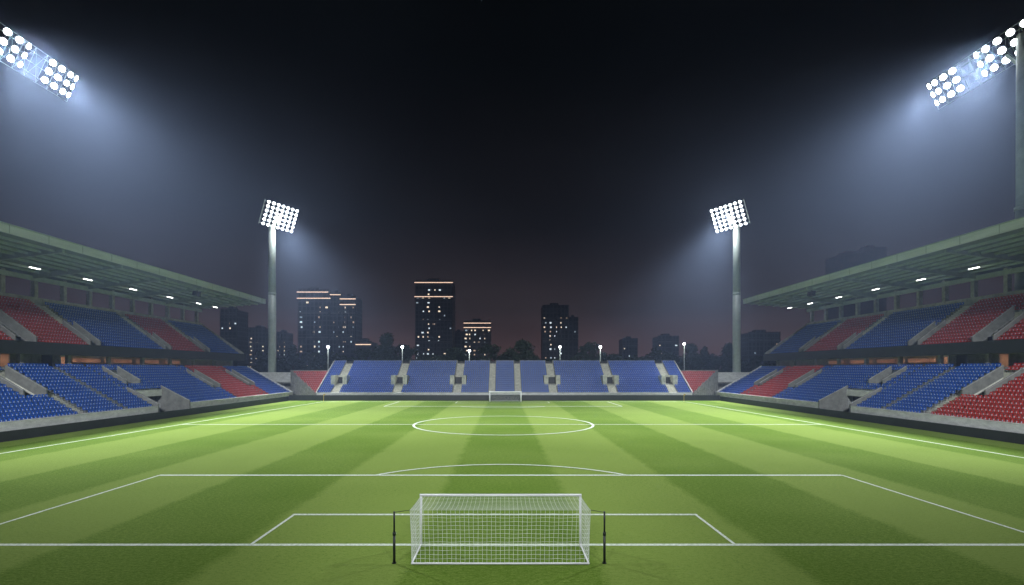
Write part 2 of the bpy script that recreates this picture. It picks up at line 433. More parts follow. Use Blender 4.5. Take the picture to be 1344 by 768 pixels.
    for k, (a, b) in enumerate(openings):
        if b - a > 3:
            for f in (.3, .7):
                q = MB(fn); y = a + (b - a) * f; q.box(75.4, 76.0, y - .6, y + .6, cz - .09, cz - .02); q.build('room_lamp', 'room', root)
            cn = MB(fn); cn.box(UC + .02, UC + .5, a + .003, b - .003, cf + .002, cf + .85); cn.build('counter', 'peach', root)
        else:
            q = MB(fn); y = (a + b) / 2; q.box(75.2, 75.8, y - .4, y + .4, cz - .09, cz - .02); q.build('room_lamp', 'room', root)
    # columns carrying the balcony
    for y in (34.5, 43, 51.5, 60, 68.5, 77, 85.5, 94.2, 103.0, 111.5, 120.0, 128.4, 136.5):
        q = MB(fn); q.box(71.2, 71.75, y - .28, y + .28, cf + .002, cz - .003); q.build('column', 'concrete', root)
    # upper tier
    ub = MB(fn); ub.box(69.95, 70.3, Y0, Y1 + .2, 10.35, 12.2); ub.build('balcony_front', 'blackband', root)
    us = MB(fn); us.box(70.302, 80, Y0, Y1 + .1, 10.42, 10.75); us.build('balcony_slab', 'concrete', root)
    uv = lambda r0, r1: [(r0, r1, uz_(r0), 2.1)]
    up = [S(Y0, 44, Rd), S(44, 45.5, kind='stair'), S(45.5, 60, Rd), S(60, 61.5, kind='stair'), S(61.5, 76.0, Rd), S(76.0, 79.4, Rd, cuts=uv(1, 9)), S(79.4, 89.8, Rd), S(89.8, 92.0, B, 'stair', uv(1, 7)),
          S(92.0, 109.6, B), S(109.6, 111.6, B, 'stair', uv(1, 6)), S(111.6, 124.2, Rd), S(124.2, 126.2, Rd, 'stair', uv(1, 6)), S(126.2, Y1 - .2, B)]
    tier(fn, up, UU, URUN, UZ, URISE, UR, 0, 'upper', root, thick=.75)
    for y0, y1, r0, r1 in ((76.0, 79.4, 1, 9), (89.8, 92.0, 1, 7), (109.6, 111.6, 1, 6), (124.2, 126.2, 1, 6)):
        for y in (y0, y1): parapet(fn, root, y, UU + r0 * URUN, uz_(r0), UU + r1 * URUN, uz_(r1), h1=1.0)
    ew = MB(fn); ew.prism([(70.31, 10.5), (UU + UR * URUN + .4, 18.6), (UU + UR * URUN + .4, uz_(UR) + .9), (70.31, 12.5)], Y1 - .18, Y1 + .12); ew.build('end_wall', 'concrete', root)
    uB = UU + UR * URUN
    bk = MB(fn); bk.box(uB, uB + .3, Y0, Y1 + .1, 8.0, 20.6); bk.build('back_wall', 'concrete', root)
    bm = MB(fn); bm.box(uB + .02, uB + .5, Y0, Y1 + .1, 23.5, 24.3); bm.build('head_beam', 'steel', root)
    for k in range(19):
        y = 31 + 6.0 * k
        q = MB(fn); q.box(uB + .05, uB + .75, y - .35, y + .35, 20.602, 24.6); q.build('column', 'concrete', root)
    # roof
    rf = MB(fn); rf.prism([(65.8, 26.15), (86, 24.5), (86, 25.5), (65.8, 27.3)], Y0 - 2, 143); roof = rf.build('roof', 'roofsheet', root)
    fa = MB(fn); fa.box(65.5, 65.797, Y0 - 2, 143.2, 26.05, 27.36); fa.build('fascia', 'fasciapaint', roof)
    jc = MB(fn)
    for k in range(20):
        y = Y0 + 1 + 6 * k; jc.box(65.48, 65.498, y, y + .12, 26.06, 27.35)
    jc.box(65.3, 65.497, Y0 - 2, 143.1, 27.20, 27.30); jc.build('joint_cover', 'steel', roof)
    fe = MB(fn); fe.prism([(65.8, 26.1), (86, 24.45), (86, 25.55), (65.8, 27.35)], 143.003, 143.2); fe.build('fascia', 'steel', roof)
    zc = lambda u: 26.15 + (u - 65.8) * (24.5 - 26.15) / 20.2
    for u in (67.6, 69.6, 71.6, 73.6, 75.6, 78.6, 80.6):
        q = MB(fn); q.box(u - .12, u + .12, Y0 - 1.9, 142.9, zc(u) - .34, zc(u) - .01); q.build('purlin', 'steel', roof)
    for y in (30.5, 42.5, 54.5, 66.5, 78.5, 90.5, 102.5, 114.5, 126.0, 135.6):
        q = MB(fn); q.prism([(66.3, zc(66.3) - .02), (82.2, zc(82.2) - .02), (82.2, zc(82.2) - 1.1), (66.3, zc(66.3) - .45)], y - .2, y + .2); q.build('rafter', 'steel', roof)
    # back cladding down to ground so that nothing floats
    bc = MB(fn); bc.box(82.2, 82.5, Y0, Y1, 0, 8.0); bc.build('rear_wall', 'concrete', root)
    ec = MB(fn); ec.box(uE + .25, 82.19, Y1 - .2, Y1 + .1, 0, cf - .41); ec.build('end_wall', 'concrete', root)
    return root

side_stand(-1, 'left covered grandstand with two tiers of seats and a pale green roof')
side_stand(1, 'right covered grandstand with two tiers of seats and a pale green roof')

# ceiling strip lights and loudspeakers under the roofs
ordw = ['first', 'second', 'third', 'fourth', 'fifth', 'last']
for s, nm in ((-1, 'left'), (1, 'right')):
    for i, y in enumerate((85.7, 96.6, 108.4, 120.3, 131.6, 139.2 if s < 0 else 141.0)):
        root = empty('ceiling_light', (s * 77.1, y, 24.72), '%s white strip light under the %s stand roof, counting from the near end' % (ordw[i], nm), 'ceiling light', 'strip lights under the stand roofs')
        q = MB(); q.box(-.16, .16, -1.0, 1.0, .0, .20); q.box(-.03, .03, -.8, -.7, .2, .5); q.box(-.03, .03, .7, .8, .2, .5); q.build('housing', 'steel', root)
        q = MB(); q.box(-.09, .09, -.95, .95, -.08, -.002); q.build('diffuser', 'strip', root)
    root = empty('loudspeaker', (s * 68.3, 116, 25.9), 'small dark loudspeaker cluster hanging under the front of the %s stand roof' % nm, 'loudspeaker', 'loudspeakers under the roofs')
    q = MB(); q.tube((0, 0, 0), (0, 0, -.5), .06, 6); q.build('hanger', 'dark', root)
    for dy in (-.55, .55):
        q = MB(); q.prism([(-.35, -.5), (.35, -.5), (.25, -1.6), (-.55, -1.35)], dy - .42, dy + .42); q.build('cabinet', 'dark', root)

# ------------------------------------------------------------------ end stand
EU, ERUN, ERISE, EZ, ER = 136.0, .82, .50, 1.75, 17
ez_ = lambda r: EZ + r * ERISE
endf = lambda u, v, z: (v, u, z)
eroot = empty('end_stand', (0, 0, 0), 'open far-end stand of blue seats behind the distant goal', 'grandstand')
st = []; cuts_e = [(5, 8, ez_(5), 1.75)]
marks = [(-44.3, 2.0, 1), (-28.2, 2.0, 1), (-12.4, 2.0, 1), (-3.3, 1.6, 0), (3.6, 1.6, 0), (12.8, 2.0, 1), (28.5, 2.0, 1), (44.2, 2.0, 1)]
x = -48.8
for c, w, portal in marks:
    e = 1.55 if portal else 0
    st.append(dict(y=(x, c - w / 2), color='blue', kind='seat', cuts=[]))
    st.append(dict(y=(c - w / 2, c + w / 2), color='blue', kind='stair', cuts=cuts_e if portal else []))
    x = c + w / 2
st.append(dict(y=(x, 48.8), color='blue', kind='seat', cuts=[]))
tier(endf, st, EU, ERUN, EZ, ERISE, ER, 0, 'end', eroot)
for c, w, portal in marks:
    if not portal: continue
    for sd in (-1, 1):     # solid pale blocks either side of each doorway
        b = MB(endf); a0, a1 = sorted((c + sd * (w / 2 + .02), c + sd * (w / 2 + 1.15)))
        b.box(EU + 4.4 * ERUN, EU + 8 * ERUN, a0, a1, ez_(4), ez_(8) + .75); b.build('exit_block', 'stairc', eroot)
    b = MB(endf); b.box(EU + 8 * ERUN - .5, EU + 8 * ERUN + .25, c - w / 2 + .01, c + w / 2 - .01, ez_(5) + 1.75, ez_(8) + .75); b.build('lintel', 'stairc', eroot)
    b = MB(endf); b.box(EU + 8 * ERUN - .12, EU + 8 * ERUN - .02, c - w / 2 + .01, c + w / 2 - .01, ez_(5) + .003, ez_(5) + 1.74); b.build('door_or_shade', 'dark', eroot)  # dark panel standing in for the shade inside the open exit
SEATS[:] = [q for q in SEATS if not (q[5] == 'end' and 4 <= q[6] <= 7 and any(p and abs(q[3] - c) < w / 2 + 1.42 for c, w, p in marks))]
fw = MB(endf); fw.box(EU - .35, EU - .02, -48.8, 48.8, 0, 1.95); fw.box(EU - .39, EU + .0, -48.8, 48.8, 1.952, 2.04); fw.build('front_wall', 'pale', eroot)
bk = MB(endf)
x = -48.8
for c, w, portal in marks:
    bk.box(EU + ER * ERUN + .005, EU + ER * ERUN + .3, x, c - w / 2, 0, ez_(ER - 1) + .95); x = c + w / 2
bk.box(EU + ER * ERUN + .005, EU + ER * ERUN + .3, x, 48.8, 0, ez_(ER - 1) + .95)
bk.build('back_wall', 'concrete', eroot)
for c, w, portal in marks:
    gt = MB(endf); gt.box(EU + ER * ERUN + .05, EU + ER * ERUN + .2, c - w / 2 + .01, c + w / 2 - .01, 0, ez_(ER - 1) + .6); gt.build('gate', 'dark', eroot)
for sx in (-1, 1):
    e = MB(endf); y = sx * 48.95
    e.prism([(EU - .35, 0), (EU + ER * ERUN + .3, 0), (EU + ER * ERUN + .3, ez_(ER) + .35), (EU - .35, 2.1)], y - .12, y + .12); e.build('end_wall', 'step', eroot)

# fan-shaped corner blocks of red seats
for sx, nm in ((-1, 'left'), (1, 'right')):
    root = empty('corner_stand', (0, 0, 0), 'low fan-shaped block of red seats at the far %s corner' % nm, 'grandstand', 'corner seat blocks')
    fnc = (lambda u, v, z, sx=sx: (sx * v, u, z))
    mb = MB(fnc)
    for r in range(11):
        u, z = EU + r * ERUN, ez_(r); v1 = 49.4 + (r + 1) * ERUN * 1.02
        mb.box(u, u + ERUN, 49.1, v1, 0, z)
        n = int((v1 - 49.2) / .55)
        for i in range(n): SEATS.append((fnc, 'red', u, 49.1 + .3 + i * .55, z, 'corner', r))
    mb.build('seating_tier', 'step', root)
    wl = MB(fnc)
    # side wall along the splayed edge
    pts = [(EU - .35, 49.25), (EU + 11 * ERUN, 49.7 + 11 * ERUN * 1.02 + .35)]
    (ua, va), (ub, vb) = pts
    for dv, mi in ((0, 0),):
        A = [(ua, va, 0), (ub, vb, 0), (ub, vb, ez_(11) + .7), (ua, va, 2.1)]
        Bq = [(p[0] + .2, p[1] + .25, p[2]) for p in A]
        wl.poly(A); wl.poly(list(reversed(Bq)))
        for i in range(4): wl.poly([A[i], A[(i + 1) % 4], Bq[(i + 1) % 4], Bq[i]])
    wl.build('side_wall', 'concrete', root)
    bk = MB(fnc); bk.box(ub + .01, ub + .25, 49.1, vb + .1, 0, ez_(11) + .6); bk.build('back_wall', 'concrete', root)
    # gallery that closes the gap to the side stand
    gr = empty('corner_gallery', (0, 0, 0), 'pale concrete gallery with a dark opening beside the %s far floodlight mast' % nm, 'wall', 'corner galleries')
    q = MB(fnc); q.box(149.0, 149.4, 59.5, 80, 4.5, 7.25); q.build('parapet', 'pale', gr)
    q = MB(fnc); q.box(149.02, 153, 59.5, 80, 4.1, 4.497); q.build('deck', 'concrete', gr)
    for v in (60.0, 66.5, 73, 79.5):
        q = MB(fnc); q.box(149.1, 149.7, v - .3, v + .3, 0, 4.09); q.build('pier', 'concrete', gr)
    q = MB(fnc); q.box(153.1, 153.3, 59.5, 84, 0, 4.9); q.build('rear_wall', 'concrete', gr)

# dark perimeter boards
def board(fn, a, b, u, z1, label, n):
    root = empty('perimeter_board', (0, 0, 0), label, 'perimeter board', 'dark perimeter boards')
    q = MB(fn); q.box(u, u + .16, a, b, .02, z1); q.build('panel', 'black', root)
    t = MB(fn); t.box(u - .03, u + .19, a, b, z1 + .002, z1 + .06); t.build('top_rail', 'dark', root)
    k = MB(fn)
    for i in range(1, n):
        y = a + (b - a) * i / n; k.box(u - .012, u - .002, y - .025, y + .025, .04, z1 - .02)
    k.build('seam', 'bracket' if False else 'dark', root)
board(lambda u, v, z: (-u, v, z), 18, 134.6, 55.6, 1.10, 'long black board along the foot of the left grandstand', 30)
board(lambda u, v, z: (u, v, z), 18, 134.6, 55.6, 1.10, 'long black board along the foot of the right grandstand', 30)
board(endf, -55.6, 55.6, 134.65, 1.38, 'long black board along the foot of the far-end stand', 34)

# ------------------------------------------------------------------ seats become objects
def in_frame(p):
    if p[1] < 1: return False
    x = CX + p[0] * FPX / p[1]; return 2 < x < 1342
near = []
for i, q in enumerate(SEATS):
    p = q[0](q[2], q[3], q[4])
    if q[5] == 'lower' and in_frame(p): near.append((p[1] + abs(p[0]) * .15, i))
near.sort(); near_i = {i for _, i in near[:300]}
rest = MB()
rj = random.Random(9)
for i, (fn, c, u, v, z, nm, r) in enumerate(SEATS):
    if i in near_i: continue
    rest.fn = fn; seat_into(rest, u, v, z, 0 if c == 'blue' else 1, rj.uniform(-.02, .03), plate=True)
so = rest.build('stadium_seats', ['blue', 'red', 'bracket', 'platew'])
tag(so, 'mass of blue and red tip-up seats filling all the stands', 'seats', kind='stuff')
protos = {}
rows_ = {}
for i in near_i:
    fn, c, u, v, z, nm, r = SEATS[i]
    s = -1 if fn(1, 0, 0)[0] < 0 else 1
    rows_.setdefault((s, r), []).append((v, i))
ow = ['first', 'second', 'third', 'fourth', 'fifth', 'sixth', 'seventh', 'eighth', 'ninth', 'tenth', 'eleventh', 'twelfth', 'thirteenth', 'fourteenth', 'fifteenth',
      'sixteenth', 'seventeenth', 'eighteenth', 'nineteenth', 'twentieth']
def ordinal(n):
    if n < 20: return ow[n]
    t = ['twenty', 'thirty', 'forty'][(n + 1) // 10 - 2]; k = (n + 1) % 10
    return (t[:-1] + 'ieth') if k == 0 else t + '-' + ow[k - 1]
for (s, r), lst in sorted(rows_.items()):
    lst.sort()
    side = 'left' if s < 0 else 'right'
    for n, (v, i) in enumerate(lst):
        fn, c, u, v, z, nm, r = SEATS[i]
        key = (s, c)
        if key not in protos:
            mb = MB(lambda a, b, d, s=s: (s * a, b, d)); seat_into(mb, 0, 0, 0, 0, .01, 1)
            o = mb.build('stadium_seat', [c, 'bracket', 'platew']); protos[key] = o
        else:
            o = protos[key].copy(); col.objects.link(o)
        o.location = fn(u, v, z)
        tag(o, '%s seat, %s lower tier, %s row up, %s along from the photo edge' % (c, side, ow[r], ordinal(n)), 'seat', 'tip-up seats nearest the camera')

# ------------------------------------------------------------------ floodlights
def aim(d):      # rotation that turns local +Z onto d, keeping the roll level
    return Vector(d).to_track_quat('Z', 'Y').to_matrix().to_4x4()
def lamp_mesh(r, dep):
    h = MB()
    n = 20
    h.tube((0, 0, -dep), (0, 0, -dep * .45), r * .55, n, r * .98, caps=True); h.tube((0, 0, -dep * .45), (0, 0, .0), r * .98, n, r * 1.06, caps=False)
    l = MB(); l.tube((0, 0, -.06), (0, 0, -.02), r * .97, n)
    return h, l
LAMP = {}
def add_lamp(parent, loc, d, r, dep):
    if r not in LAMP:
        h, l = lamp_mesh(r, dep)
        ho = h.build('lamp', 'can', parent, True); lo = l.build('lens', 'lens', ho); LAMP[r] = (ho, lo)
    else:
        ho = LAMP[r][0].copy(); col.objects.link(ho); ho.parent = parent
        lo = LAMP[r][1].copy(); col.objects.link(lo); lo.parent = ho
    ho.matrix_local = Matrix.Translation(Vector(loc)) @ aim(d)
def spot(loc, d, power, half, blend, rad, color=(.90, .95, 1.0)):
    L = bpy.data.lights.new('floodlight_beam', 'SPOT'); L.energy = power; L.spot_size = R(2 * half - 5); L.spot_blend = blend
    L.shadow_soft_size = rad; L.color = color
    o = bpy.data.objects.new('floodlight_beam', L); o.location = loc
    o.rotation_euler = Vector(d).to_track_quat('-Z', 'Y').to_euler(); col.objects.link(o)
    return o
def halo(loc, power, rad, color=(.92, .96, 1.0)):
    L = bpy.data.lights.new('lamp_spill', 'POINT'); L.energy = power; L.shadow_soft_size = rad; L.color = color
    o = bpy.data.objects.new('lamp_spill', L); o.location = loc; col.objects.link(o)

P_FAR, P_NEAR = 4.6e5, 5.2e5
FAR = {}
for s, nm in ((-1, 'left'), (1, 'right')):
    # far mast with a square head of lamps
    X, Y = s * 67.2, 151.0
    root = empty('floodlight_mast', (X, Y, 0), 'far %s floodlight mast with a tilted square head of lamps' % nm, 'floodlight mast', 'floodlight masts')
    p = MB(); p.tube((0, 0, 0), (0, 0, 30), 1.14, 20, 1.06); p.tube((0, 0, 30), (0, 0, 49.6), 1.05, 20, .95); p.tube((0, 0, 29.6), (0, 0, 30.2), 1.10, 20); p.tube((0, 0, 0), (0, 0, .5), 1.7, 16)
    p.build('pole', 'mast', root, True)
    n = Vector((-s * math.sin(R(62)), -math.cos(R(62)), 0)); u = Vector((-s * math.cos(R(62)), math.sin(R(62)), 0))
    tl = R(23); nn = n * math.cos(tl) + Vector((0, 0, -math.sin(tl))); vv = -n * math.sin(tl) + Vector((0, 0, -math.cos(tl)))
    c = Vector((-s * 1.6, -.2, 51.9)) + n * 1.4
    fr = MB(); W, H = 5.6, 3.5
    for j in range(6):
        o = vv * ((j - 2.5) * 1.24) - nn * .55; fr.tube(c + o - u * W, c + o + u * W, .08, 6)
    for i in range(8):
        o = u * ((i - 3.5) * 1.60) - nn * .75; fr.tube(c + o - vv * H, c + o + vv * H, .09, 6)
    fr.tube(Vector((0, 0, 49)), c - nn * .8, .5, 8)
    fr.build('lamp_frame', 'mast', root)
    for j in range(6):
        for i in range(7):
            add_lamp(root, c + u * ((i - 3) * 1.60) + vv * ((j - 2.5) * 1.24), nn * .9 + Vector((-s * .12, -.55, -.12)), 0.36, .6)
    base = Vector((X, Y, 0))
    spot(base + c + nn * 1.2, (-s * .62, -.62, -1.15), P_FAR, 33, .9, 3.0)
    halo(base + c + nn * 2.5, 8e3, 2.0)
    FAR[s] = root
    # near mast with a long bar of lamps
    X, Y = (s * 89.7, 90.2) if s > 0 else (s * 90.6, 90.0)
    root = empty('floodlight_mast', (X, Y, 0), 'near %s floodlight mast with a long bar of lamps high at the photo edge' % nm, 'floodlight mast', 'floodlight masts')
    p = MB(); p.tube((0, 0, 0), (0, 0, 36), 1.2, 20, 1.05); p.tube((0, 0, 36), (0, 0, 66), 1.0, 20, .9); p.tube((0, 0, 35.6), (0, 0, 36.2), 1.2, 20); p.build('pole', 'steel', root, True)
    xo = s * (88.1 if s > 0 else 88.8) - X
    zu = 0 if s > 0 else 1.65
    rowsz = [(0, 66.75 + zu), (s * .8, 65.05 + zu), (s * 1.6, 63.35 + zu)]
    fr = MB()
    for dx, z in [(s * -.4, 67.7 + zu)] + rowsz + [(s * 2.0, 62.4 + zu)]:
        fr.tube((xo + dx + s * .7, 87.2 - Y, z), (xo + dx + s * .7, 109.2 - Y, z), .055, 6)
    for k in range(10):
        y = 87.2 - Y + k * 2.44
        fr.tube((xo + s * .3, y, 67.7 + zu), (xo + s * 2.7, y, 62.4 + zu), .045, 6)
        if k < 9:
            fr.tube((xo + s * .3, y, 67.7 + zu), (xo + s * 2.7, y + 2.44, 62.4 + zu), .022, 4); fr.tube((xo + s * .3, y + 2.44, 67.7 + zu), (xo + s * 2.7, y, 62.4 + zu), .022, 4)
    fr.build('lamp_frame', 'mast', root)
    br = MB(); br.tube((xo + s * 1.6, 88.5 - Y, 63 + zu), (0, 0, 61 + zu), .35, 8); br.tube((xo + s * 1.4, 93 - Y, 64 + zu), (0, 0, 60), .25, 8); br.tube((xo + s * 1.2, 88.2 - Y, 65.5 + zu), (0, 0, 65.5 + zu), .3, 8); br.build('bracket', 'mast', root)
    ys = [88.4, 90.9, 93.3, 95.6, 97.5, 102.7, 104.8, 106.9, 108.3]
    for i, y in enumerate(ys):
        yaw = {4: .30, 8: .35, 3: -.2, 7: -.05}.get(i, -.55)
        for dx, z in rowsz:
            add_lamp(root, (xo + dx, y - Y, z), (-s, yaw, -.55), .58, .95)
    base = Vector((X + xo, 0, 0))
    spot(base + Vector((-s * 1.6, 93.0, 64.5 + zu)), (-s * .74, -.36, -.88), P_NEAR, 31.5, .9, 3.0)
    spot(base + Vector((-s * 1.6, 105.5, 64.5 + zu)), (-s * .74, -.27, -.88), P_NEAR * .45, 31.5, .9, 2.5)

# the pair of masts behind the photographer: they light the seats and this side of the near goal
P_REAR, P_FRONT, P_END = 9.5e5, 1.5e5, 5.5e5
for s, nm in ((-1, 'left'), (1, 'right')):
    src = FAR[-s]; c = copy_tree(src); c.location = (s * 28, -48, 0); c.rotation_euler.z = math.pi
    tag(c, 'floodlight mast out of view behind the photographer on the %s' % nm)
    spot((s * 26, -46, 53.0), (s * 31, 131, -53.5), P_REAR, 15.8, 1.0, 3.0)
    spot((s * 26, -46, 52.5), (-s * 8, 186, -47), P_END, 18, .8, 3.0)
    spot((s * 26, -46, 52.0), (-s * 26, 72, -52), P_FRONT, 10.5, 1.0, 3.0)

# ------------------------------------------------------------------ street lamps behind the end stand
lampspots = [(430.6, 455.5, 152, 'farthest left, by the red corner seats'), (528, 455.5, 158, 'in front of the dense trees on the left'), (616, 460.5, 158, 'below the small tower with orange roof lines'),
             (735, 455.5, 158, 'in front of the dark tower right of centre'), (788, 455.5, 158, 'beside the tree right of the dark tower'), (898, 451.5, 165, 'farthest right, against the tall bushy tree')]
for x, y, Y, w in lampspots:
    p = px(x, y, Y)
    root = empty('street_lamp', (p[0], Y, 0), 'small white street lamp %s' % w, 'street lamp', 'street lamps behind the far stand')
    q = MB(); q.tube((0, 0, 0), (0, 0, p[2] - .3), .16, 8, .11); q.build('pole', 'mast', root, True)
    q = MB()
    for k in range(6):
        a, b = -math.pi/2 + math.pi * k / 6, -math.pi/2 + math.pi * (k + 1) / 6
        q.tube((0, 0, p[2] + 0.38 * math.sin(a)), (0, 0, p[2] + 0.38 * math.sin(b)), max(.02, 0.38 * math.cos(a)), 12, max(.02, 0.38 * math.cos(b)), caps=(k in (0, 5)))
    q.build('globe', 'bulb', root, True)
    halo((p[0], Y - 1.0, p[2] + .2), 300, .6)

# ------------------------------------------------------------------ city buildings
WIN = {}
def window(parent, x, z, w, h, yf, cool):
    k = (w, h, cool)
    if k not in WIN:
        q = MB(); q.box(-w / 2, w / 2, -.12, -.003, -h / 2, h / 2); WIN[k] = q.build('window', ('winc', 'wincd', 'winw', 'winwd')[cool], parent); o = WIN[k]
    else:
        o = WIN[k].copy(); col.objects.link(o); o.parent = parent
    o.location = (x, yf, z)
def tower(label, Y, wings, seed, density, mat='facade', cat='building', name='tower_block', cool=.5, leds=()):
    """wings: (px left, px right, py top, extra depth); leds: (px left, px right, py)"""
    rnd = random.Random(seed)
    x0 = (wings[0][0] - CX) * Y / FPX
    root = empty(name, (x0, Y, 0), label, cat, 'city buildings beyond the stadium')
    n = 0
    for wi, (a, b, t, dy) in enumerate(wings):
        A, B, T = (a - CX) * Y / FPX - x0, (b - CX) * Y / FPX - x0, px(0, t, Y)[2]
        q = MB(); q.box(A + (.01 * wi), B, dy, dy + max(14, (B - A) * .8), 0, T); wl = q.build('wall', mat, root)
        if mat != 'faintred':
            for k in range(5):
                xf = A + (B - A) * k / 4; q = MB(); q.box(max(A, xf - .35) + .002, min(B, xf + .35) - .002, dy - .45, dy - .004, 0, T - .01); q.build('pilaster', mat, root)
        q = MB(); q.box(A + (B - A) * .3, A + (B - A) * .62, dy + 3, dy + 9, T + .002, T + 2.4); q.build('roof_plant', mat, root)
        if mat != 'faintred':
            for f in range(4, int(T / 3.1), 5):
                q = MB(); q.box(A + .4, B - .4, dy - .62, dy - .452, f * 3.1 - .2, f * 3.1 + .9); q.build('balcony_band', 'bandgrey', root)
        q = MB(); q.box(A - .15, B + .15, dy - .15, dy + .3, T + .003, T + .7); q.build('parapet', mat, root)
        cols = max(2, int((B - A) / 3.4)); fl = int((T - 10) / 3.1)
        # some stacks of rooms are lit far more often than others
        bias = [rnd.choice((.4, .7, 1.0, 1.5)) for _ in range(cols)]
        for f in range(fl):
            for c in range(cols):
                if n < 98 and rnd.random() < min(density, 92 / (fl * cols * .9 * len(wings))) * bias[c]:
                    window(root, A + (B - A) * (c + .5) / cols + rnd.choice((-.5, 0, .4)), 7 + f * 3.1, rnd.choice((.8, 1.0, 1.5)), rnd.choice((.85, 1.05)), dy, (0 if rnd.random() < cool else 2) + (rnd.random() < .35)); n += 1
    for a, b, t, dy in leds:
        A, B, T = (a - CX) * Y / FPX - x0, (b - CX) * Y / FPX - x0, px(0, t, Y)[2]
        q = MB(); q.box(A, B, dy - .6, dy - .16, T - .22, T + .22); q.build('light_strip', 'led', root)
    return root
tower('tall slate tower on the left with stepped orange roof lines and lit windows', 330, [(391, 432, 381.5, 0), (432, 446, 384.5, 2), (446, 467, 389.5, 1)], 3, 0.528, leds=[(390, 431, 383.5, 0), (390, 434, 391.6, 0), (432, 446, 386.4, 2), (445.5, 466.5, 392.2, 1), (445.5, 466.5, 399.6, 1)])
tower('tallest slate tower near the middle with two orange roof lines', 380, [(545, 594, 369, 0)], 8, 0.480, leds=[(544, 594.5, 371, 0), (544, 594.5, 389.5, 0)], cool=.7)
tower('narrow dim block beside the tallest tower', 430, [(594.8, 609, 436, 0)], 5, 0.120, 'facade2')
tower('small square tower with two orange roof lines left of the far goal', 400, [(609, 644, 422, 0)], 12, 0.624, 'facade2', leds=[(608.5, 644.5, 424.2, 0), (608.5, 644.5, 430, 0)], cool=.3)
tower('dark tower right of centre with a lower wing on its right side', 370, [(712, 746.5, 401.5, 0), (747, 759.5, 417, 2)], 21, 0.288, cool=.6)
tower('low broad building with a single orange roof line left of the trees', 300, [(466, 488, 449, 0)], 31, 0.000, 'facade2', 'building', 'low_building', leds=[(467, 487, 452.3, 0)])
tower('dim square block behind the left far mast', 400, [(326, 349, 431, 0), (361, 373, 436, 3)], 17, 0.720, cool=.3)
tower('hazy blue block just past the end of the left stand roof', 340, [(289, 312, 407, 0)], 19, 0.528)
tower('small hazy block between two trees right of centre', 440, [(817, 837, 445, 0)], 41, 0.384)
tower('low dark block behind the rightmost street lamp', 380, [(863.5, 891, 442, 0)], 44, 0.384)
tower('dark flat-roofed block beside the right far mast', 360, [(982, 1024, 437, 0)], 46, 0.288)
tower('faint dark red block rising over the right stand roof', 300, [(1103, 1136, 334, 0), (1136.2, 1167, 325, 2)], 51, 0.000, 'faintred')

# ------------------------------------------------------------------ trees
def tree_meshes(kind, seed):
    rnd = random.Random(seed); t = MB(); c = MB(); H = 1.0
    lean = rnd.uniform(-.03, .03)
    t.tube((0, 0, 0), (lean, 0, .35), .026, 8, .02); t.tube((lean, 0, .35), (lean * 1.5, .01, .85), .02, 8, .006)
    lobes = []
    if kind == 'cone':
        for k in range(14):
            z = .16 + .80 * k / 13; rr = .20 * (1 - (z - .1) / .95) + .02
            for j in range(4):
                a = rnd.uniform(0, 6.3); lobes.append((lean + rr * .7 * math.cos(a), rr * .7 * math.sin(a), z + rnd.uniform(-.03, .03), rr * .75, .05))
    else:
        for k in range(26):
            z = rnd.uniform(.22, .92); env = .38 * math.sin(math.pi * min(1, (z - .12) / .86)) ** .6 * rnd.uniform(.55, 1.15)
            a = rnd.uniform(0, 6.3); rr = env * rnd.uniform(.3, .95)
            lobes.append((lean + rr * math.cos(a), rr * math.sin(a), z, rnd.uniform(.09, .15), rnd.uniform(.06, .11)))
        lobes.append((lean, 0, .93, .08, .07))
    for (x, y, z, r, rz) in lobes[::2]:
        t.tube((lean, 0, max(.15, z - .16)), (x, y, z), .008, 5, .003)
    for (x, y, z, r, rz) in lobes:
        for k in range(120 if kind != 'cone' else 60):
            a, b = rnd.uniform(0, 6.3), math.acos(rnd.uniform(-1, 1)); q = rnd.uniform(.45, 1.08)
            p = Vector((x + r * q * math.sin(b) * math.cos(a), y + r * q * math.sin(b) * math.sin(a), z + rz * q * math.cos(b)))
            sz = rnd.uniform(.018, .042)
            e1 = Vector((rnd.gauss(0, 1), rnd.gauss(0, 1), rnd.gauss(0, .6))).normalized() * sz
            e2 = Vector((rnd.gauss(0, 1), rnd.gauss(0, 1), rnd.gauss(0, .6))).normalized() * sz
            c.poly([p - e1, p + e2 * .6, p + e1, p - e2 * .6])
    return t, c
TP = {}
def tree(x, y, Y, label, kind='round', var=0, wide=1.0, group='dark trees beyond the far stand'):
    p = px(x, y, Y); k = (kind, var)
    nm = 'conifer_tree' if kind == 'cone' else 'leafy_tree'
    root = empty(nm, (p[0], Y, 0), label, 'tree', group)
    if k not in TP:
        t, c = tree_meshes(kind, var * 7 + (1 if kind == 'cone' else 2))
        a = t.build('trunk', 'bark', root); b = c.build('crown', 'leafB' if kind == 'cone' else 'leafA', root); TP[k] = (a, b)
    else:
        for o in TP[k]:
            n = o.copy(); col.objects.link(n); n.parent = root
    root.scale = (p[2] * wide, p[2] * wide, p[2]); root.rotation_euler.z = (x * 1.37) % 6.28
T = tree
T(384, 453, 190, 'pointed dark conifer left of the tall slate tower', 'cone', 0, 1.1)
T(372, 470, 200, 'low round tree behind the left far mast foot', 'round', 1, 1.2)
T(408, 468, 195, 'low broad tree at the foot of the tall slate tower', 'round', 2, 1.5)
T(452, 466, 200, 'low tree behind the leftmost street lamp', 'round', 0, 1.3)
T(482, 458, 205, 'rounded tree in front of the low building with the orange line', 'round', 1, 1.2)
T(510, 436, 200, 'tall dense tree left of the second street lamp', 'round', 2, .95)
T(534, 452, 210, 'medium tree against the left edge of the tallest tower', 'round', 0, 1.0)
T(560, 466, 205, 'low tree below the tallest tower, left half', 'round', 1, 1.3)
